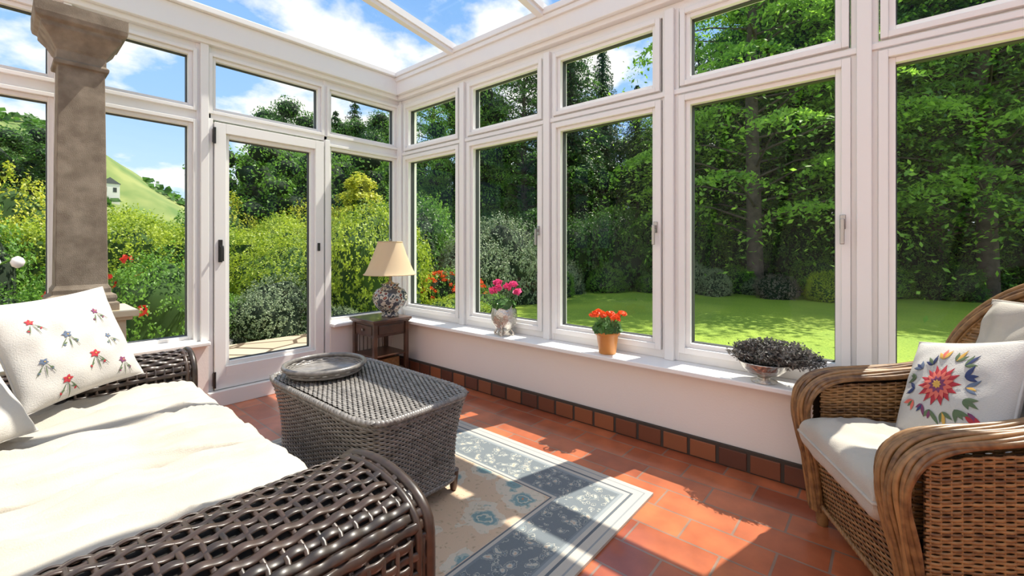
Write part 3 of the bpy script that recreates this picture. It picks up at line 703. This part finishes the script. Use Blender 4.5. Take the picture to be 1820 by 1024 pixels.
shrub('grey',2.75,7.35,.62,.95); shrub('mid',3.35,7.3,.5,.7); shrub('mid',2.1,7.7,.5,.75)
shrub('rose',1.25,7.2,.62,1.4,'rose_bush'); shrub('rose',.55,7.6,.55,1.2,'rose_bush'); shrub('mid',.1,7.3,.5,.9)
shrub('bright',4.45,7.2,1.0,2.2); shrub('bright',3.45,8.4,.9,1.6); shrub('grey',3.5,6.3,.36,.5)
shrub('bright',5.3,7.9,.8,1.5)
shrub('azalea',5.75,6.75,.55,.98,'azalea_bush'); shrub('azalea',6.5,7.0,.5,.95,'azalea_bush'); shrub('bright',5.4,6.1,.6,.55); shrub('mid',6.3,6.2,.6,.5)
shrub('grey',7.6,7.8,1.0,2.05); shrub('grey',8.6,7.5,1.0,2.1); shrub('grey',9.3,6.9,.6,1.2)
shrub('dark',6.5,9.3,1.3,2.7); shrub('mid',7.6,10.2,1.4,2.9)
for x,y,r,h,k in((.2,10.9,1.0,2.35,'yellow'),(1.5,11.2,1.0,2.15,'bright'),(2.8,11.6,1.0,2.0,'mid'),(-1.3,11,1.2,2.8,'bright'),(4.4,11.2,1.0,2.2,'bright'),(5.6,11.4,1.1,2.4,'yellow'),(-.6,9,.9,2.0,'mid'),(3.9,12.5,1.2,2.4,'yellow'),(.9,12.5,1.2,2.2,'mid')): shrub(k,x,y,r,h)
def hedge(name,x0,x1,y0,y1,h,n,lm,core,ls=.06):
    b=B()
    def disp(p): return .11*(np.sin(p[:,0]*2.3+1)*np.sin(p[:,2]*2.9)+np.sin(p[:,0]*5.1+p[:,2]*3.7)+.6*np.sin(p[:,1]*6+p[:,0]*7.)+.6*np.sin(p[:,0]*11+1)*np.sin(p[:,2]*13))
    P=[];Q=[]
    for fr_,c in(('f',.45),('t',.30),('e',.13),('g',.12)):
        k=int(n*c/8)
        if fr_=='f': p=V3(rng.uniform(x0,x1,k),np.full(k,y0),rng.uniform(0,h,k)); nn=(0,-1,.2)
        elif fr_=='t': p=V3(rng.uniform(x0,x1,k),rng.uniform(y0,y1,k),np.full(k,h)); nn=(0,-.1,1)
        elif fr_=='e': p=V3(np.full(k,x1),rng.uniform(y0,y1,k),rng.uniform(0,h,k)); nn=(1,0,.2)
        else: p=V3(np.full(k,x0),rng.uniform(y0,y1,k),rng.uniform(0,h,k)); nn=(-1,0,.2)
        nn=np.tile(np.array(nn),(k,1)); p=p+nn*(disp(p)+rng.uniform(-.10,.02,k))[:,None]
        dv=nn+[0,0,.6]+.6*rng.normal(size=(k,3)); dv/=np.linalg.norm(dv,axis=1)[:,None]
        t=np.tile(np.linspace(0,1,8),k)[:,None]
        P.append(np.repeat(p,8,0)+np.repeat(dv,8,0)*t*.17+rng.normal(size=(k*8,3))*.018);Q.append(np.repeat(nn,8,0)+[0,0,.3])
    b.leaves(np.concatenate(P),np.concatenate(Q),ls,ls*.6,lm,.7)
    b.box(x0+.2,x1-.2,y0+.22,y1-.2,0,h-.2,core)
    return b.obj(name,(0,0,G0))
hedge('hedge',-4.5,4.6,9.2,10.2,1.68,56000,L['bright'],M['lcoreb'],.048)
for x,y,r in((1.7,6.95,.16),(.9,6.9,.2),(2.0,7.05,.13),(3.9,6.5,.2),(.3,6.95,.15)):
    b=B(); S_=sph(8,12); f=lump(10,.25,int(x*10)); b.grid(S_*(f(S_)*r)[...,None]*np.array([1.2,1,.7]),M['rock'],smooth=False,closev=True); b.obj('garden_rock',(x,y,G0+.10))
def tiered(name,lm,core,H,R,n,tiers,ls):
    b=B(); b.tube([(0,0,0),(0,0,H*.9)],[.09,.02],M['bark'])
    k=n//tiers
    for i in range(tiers):
        z=H*(.15+.82*i/tiers); r=R*(1-i/tiers)**.8+.1
        a=rng.uniform(0,2*pi,k); q=rng.uniform(.1,1,k)**.6; rr=r*q*(1+.22*np.sin(a*7+i*2)); P=V3(rr*np.cos(a),rr*np.sin(a),z+H/tiers*(.55-.7*q)+rng.normal(size=k)*.05)
        b.leaves(P,np.tile([0,0,1.],(k,1))+.5*V3(np.cos(a),np.sin(a),0),ls,ls*.6,lm,.5)
    b.lathe([(R*.6,.3),(R*.55,H*.3),(.05,H*.85)],(0,0,0),core,12)
    return b.mesh(name)
put(tiered('golden_conifer',L['yellow'],M['lcoreb'],3.5,1.3,13000,8,.08),'golden_conifer',5.9,10.1,G0,1)

def blobtree(name,lm,H,R,n,seed,ls=.14,trunk=.18,z0=.22):
    r=np.random.default_rng(seed); b=B(); b.tube([(0,0,0),(.05,.03,H*.4),(0,0,H*.85)],[trunk,trunk*.8,trunk*.3],M['bark'],8)
    nb=46; S_=sph(7,9)
    for i in range(nb):
        z=H*(z0+(.93-z0)*(i+.5)/nb); pr=R*math.sqrt(max(.05,1-((z/H-.5*(z0+1))/(.5*(1.05-z0)))**2))
        a=i*2.4; rr=pr*r.uniform(.45,.92); c=np.array([rr*math.cos(a),rr*math.sin(a),z]); s_=R*r.uniform(.18,.32)*np.array([1,1,.7])
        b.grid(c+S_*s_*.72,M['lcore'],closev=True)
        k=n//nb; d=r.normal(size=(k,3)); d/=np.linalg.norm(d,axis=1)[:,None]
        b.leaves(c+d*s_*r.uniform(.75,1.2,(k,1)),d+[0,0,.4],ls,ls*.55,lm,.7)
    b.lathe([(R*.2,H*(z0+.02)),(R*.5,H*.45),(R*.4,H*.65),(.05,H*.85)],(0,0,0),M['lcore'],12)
    return b.mesh(name)
def layered(name,lm,H,R,n,seed,ls=.12,npad=80,z0=.16):
    r=np.random.default_rng(seed); b=B(); b.tube([(0,0,0),(.1,.05,H*.5),(0,0,H*.97)],[.22,.15,.03],M['bark'],8)
    k=n//npad
    for i in range(npad):
        f=(i+.5)/npad; z=H*(z0+(.99-z0)*f); pr=R*(1-f**1.8)**.7+.2; a=i*2.39996; rr=pr*r.uniform(.45,1)
        c=np.array([rr*math.cos(a),rr*math.sin(a),z]); b.tube([(0,0,z-.5),c*[.5,.5,1]-[0,0,.1],c],[.04,.022,.008],M['bark'],4,caps=False)
        s_=R*r.uniform(.20,.34)
        q=r.normal(size=(k,3))*np.array([s_,s_,.07])*.6
        ang=np.arctan2(q[:,1],q[:,0]); q[:,:2]*=(1+.40*np.cos(ang*5+i))[:,None]
        q[:,2]-=.42*(q[:,0]**2+q[:,1]**2)/s_+.15*q[:,0]*math.cos(a)+.15*q[:,1]*math.sin(a)
        b.leaves(c+q,np.tile([.25*math.cos(a),.25*math.sin(a),1.],(k,1)),ls,ls*.5,lm,.7)
    return b.mesh(name)
def conifer(name,lm,H,R,seed,ls=.17,bare=.12):
    r=np.random.default_rng(seed); b=B(); b.tube([(0,0,0),(0,0,H)],[.2,.03],M['bark'],8); wh=28
    P=[];Q=[]
    for i in range(wh):
        f=(i+.5)/wh; z=H*(bare+(1-bare)*f); rr=R*(1-f)**.85+.12
        for j in range(9):
            a=j*2*pi/9+i*.7+r.uniform(-.2,.2); Lb=rr*r.uniform(.75,1.1); s_=np.linspace(.1,1,max(5,int(Lb*11)))
            s_=np.repeat(s_,6); side_=r.normal(size=len(s_))*.13*(1.1-s_)*Lb
            x=Lb*s_*math.cos(a)-side_*math.sin(a); y=Lb*s_*math.sin(a)+side_*math.cos(a); zz_=z-.35*Lb*s_**1.3+r.normal(size=len(s_))*.06
            P.append(V3(x,y,zz_)); Q.append(np.tile([math.cos(a)*.3,math.sin(a)*.3,1.],(len(s_),1)))
    b.leaves(np.concatenate(P),np.concatenate(Q),ls,ls*.4,lm,.5)
    b.lathe([(R*.4,H*bare),(R*.28,H*.4),(.03,H*.9)],(0,0,0),M['lcore'],10)
    return b.mesh(name)
TR={'round':blobtree('tree_round',L['dark'],10,3.2,36000,1),'roundm':blobtree('tree_round_mid',L['mid'],10,3.2,32000,2),
 'lay':layered('tree_layered',L['fresh'],12,3.6,46000,3,npad=74),'laym':layered('tree_layered_mid',L['mid'],12,3.5,46000,9,npad=84),'layd':layered('tree_layered_dark',L['dark'],12,3.4,42000,4),
 'con':conifer('tree_conifer',L['conifer'],12,2.6,5),'pine':conifer('tree_pine',L['conifer'],12,2.4,15,bare=.42),'small':blobtree('tree_small',L['mid'],4,1.7,16000,6,ls=.08,trunk=.1,z0=.1)}
def tree(k,x,y,h,w=1):
    base={'round':10,'roundm':10,'small':4}.get(k,12); s_=h/base
    nm={'round':'deciduous_tree','roundm':'deciduous_tree','lay':'beech_tree','laym':'beech_tree','layd':'beech_tree','con':'conifer_tree','pine':'pine_tree','small':'deciduous_tree'}[k]
    put(TR[k],nm,x,y,G0,s_*w,s_*w,s_)
tree('small',5.1,14,4.5); tree('small',7.6,14.5,5,w=1.1)
tree('round',8.7,20.6,8.0,w=.8); tree('con',9.9,19.0,7.6); tree('round',11,18.0,7.6,w=.85); tree('con',11.7,20.5,9)
tree('round',-.1,20,5.3,w=1.2); tree('round',-2.2,18,6)
tree('laym',11.6,14.2,8.6); tree('roundm',12.0,12.05,7.6,w=.8); tree('layd',13.2,10.7,9.2); tree('pine',14.5,9.6,11.0,w=.9)
tree('layd',15.3,10.4,10.8,w=.8); tree('pine',16.8,9.3,10.2,w=.7); tree('pine',17.4,8.0,8.2,w=.8); tree('laym',17.8,7.0,7.2); tree('con',18.6,5.9,9.9,w=.6); tree('layd',19.6,5.0,10.5,w=.8)
tree('lay',15.6,3.2,14.0); tree('layd',20.3,2.5,15); tree('laym',19.6,.8,15); tree('layd',19.5,-1.1,14); tree('lay',18.6,-2.2,14); tree('laym',21,-5.0,14)
for i in range(15):
    x=14+i*.9; y=21-i*2.1; tree('round' if i%2 else 'con',x+random.uniform(-1,1),y,random.uniform(6.6,7.6) if i<8 else random.uniform(12,15),w=1.15)
for x,y in((12.8,8.6),(13.9,7.4),(15.3,6.6),(16.4,5.4),(17.4,4.3),(18.2,2.6),(19.1,1.1),(19.9,-.4),(20.6,-2),(21.2,-3.8),(11.6,9.8),(10.6,10.6)):
    shrub('dark',x,y,1.35,random.uniform(2.2,2.9))
for x,y,r,h,k in((14.3,4.7,.75,1.0,'grey'),(15.2,3.6,.6,.8,'mid'),(14.2,2.4,.62,.72,'brown'),(15.6,1.6,.7,1.0,'mid'),(14.9,3.1,.5,.5,'grey'),(11.4,7.6,.55,.95,'grey'),(10.6,7.3,.5,.8,'mid'),(12.6,6.9,.6,.8,'mid'),(16.5,.2,.8,.9,'mid'),(17,-1.2,.8,1.0,'dark'),(13.5,5.6,.55,.6,'mid'),(13.9,3.9,.5,.75,'grey'),(14.4,1.2,.6,.8,'bright')): shrub(k,x,y,r,h)

# ------------------------------------------------------------ world & sun
w=bpy.data.worlds.new('sky'); scene.world=w; w.use_nodes=True; nt=w.node_tree; bg=nt.nodes['Background']
tc=N(nt,'ShaderNodeTexCoord'); sx=N(nt,'ShaderNodeSeparateXYZ'); nt.links.new(tc.outputs['Generated'],sx.inputs[0])
zc=mth('MAXIMUM',sx.outputs[2],0.0)
sk=ramp(nt,[(0,(.60,.76,.95)),(.25,(.30,.50,.82)),(.6,(.14,.32,.66)),(1,(.10,.26,.60))]); nt.links.new(zc,sk.inputs[0])
den=mth('ADD',zc,.35); cx_=mth('DIVIDE',sx.outputs[0],den); cy_=mth('DIVIDE',sx.outputs[1],den)
cb=N(nt,'ShaderNodeCombineXYZ'); nt.links.new(cx_,cb.inputs[0]); nt.links.new(cy_,cb.inputs[1])
n=N(nt,'ShaderNodeTexNoise'); n.inputs['Scale'].default_value=2.1; n.inputs['Detail'].default_value=8; n.inputs['Roughness'].default_value=.55; nt.links.new(cb.outputs[0],n.inputs['Vector'])
cm=ramp(nt,[(.475,(0,0,0)),(.56,(1,1,1))]); nt.links.new(n.outputs['Fac'],cm.inputs[0])
mxw=N(nt,'ShaderNodeMix',data_type='RGBA'); nt.links.new(cm.outputs[0],mxw.inputs['Factor']); nt.links.new(sk.outputs[0],mxw.inputs['A']); mxw.inputs['B'].default_value=(.90,.88,.85,1)
nt.links.new(mxw.outputs['Result'],bg.inputs[0]); bg.inputs[1].default_value=1.08
sd=bpy.data.lights.new('sun','SUN'); sd.energy=5.8; sd.angle=.009; sd.color=(1,.93,.82)
so=bpy.data.objects.new('sun',sd); col.objects.link(so)
dirn=Vector((.95,-.26,1.72)); so.rotation_euler=dirn.to_track_quat('Z','Y').to_euler(); so.location=(6,-2,9)

# ------------------------------------------------------------ camera
cd=bpy.data.cameras.new('camera'); cd.sensor_width=36; cd.lens=781/1820*36; cd.shift_y=-74/1820; cd.clip_start=.05; cd.clip_end=1000
co=bpy.data.objects.new('camera',cd); col.objects.link(co); co.location=(0,0,1.2)
co.rotation_euler=(pi/2,0,-math.radians(49.4))
scene.camera=co
scene.view_settings.view_transform='Standard'; scene.view_settings.look='None'; scene.view_settings.exposure=0.40
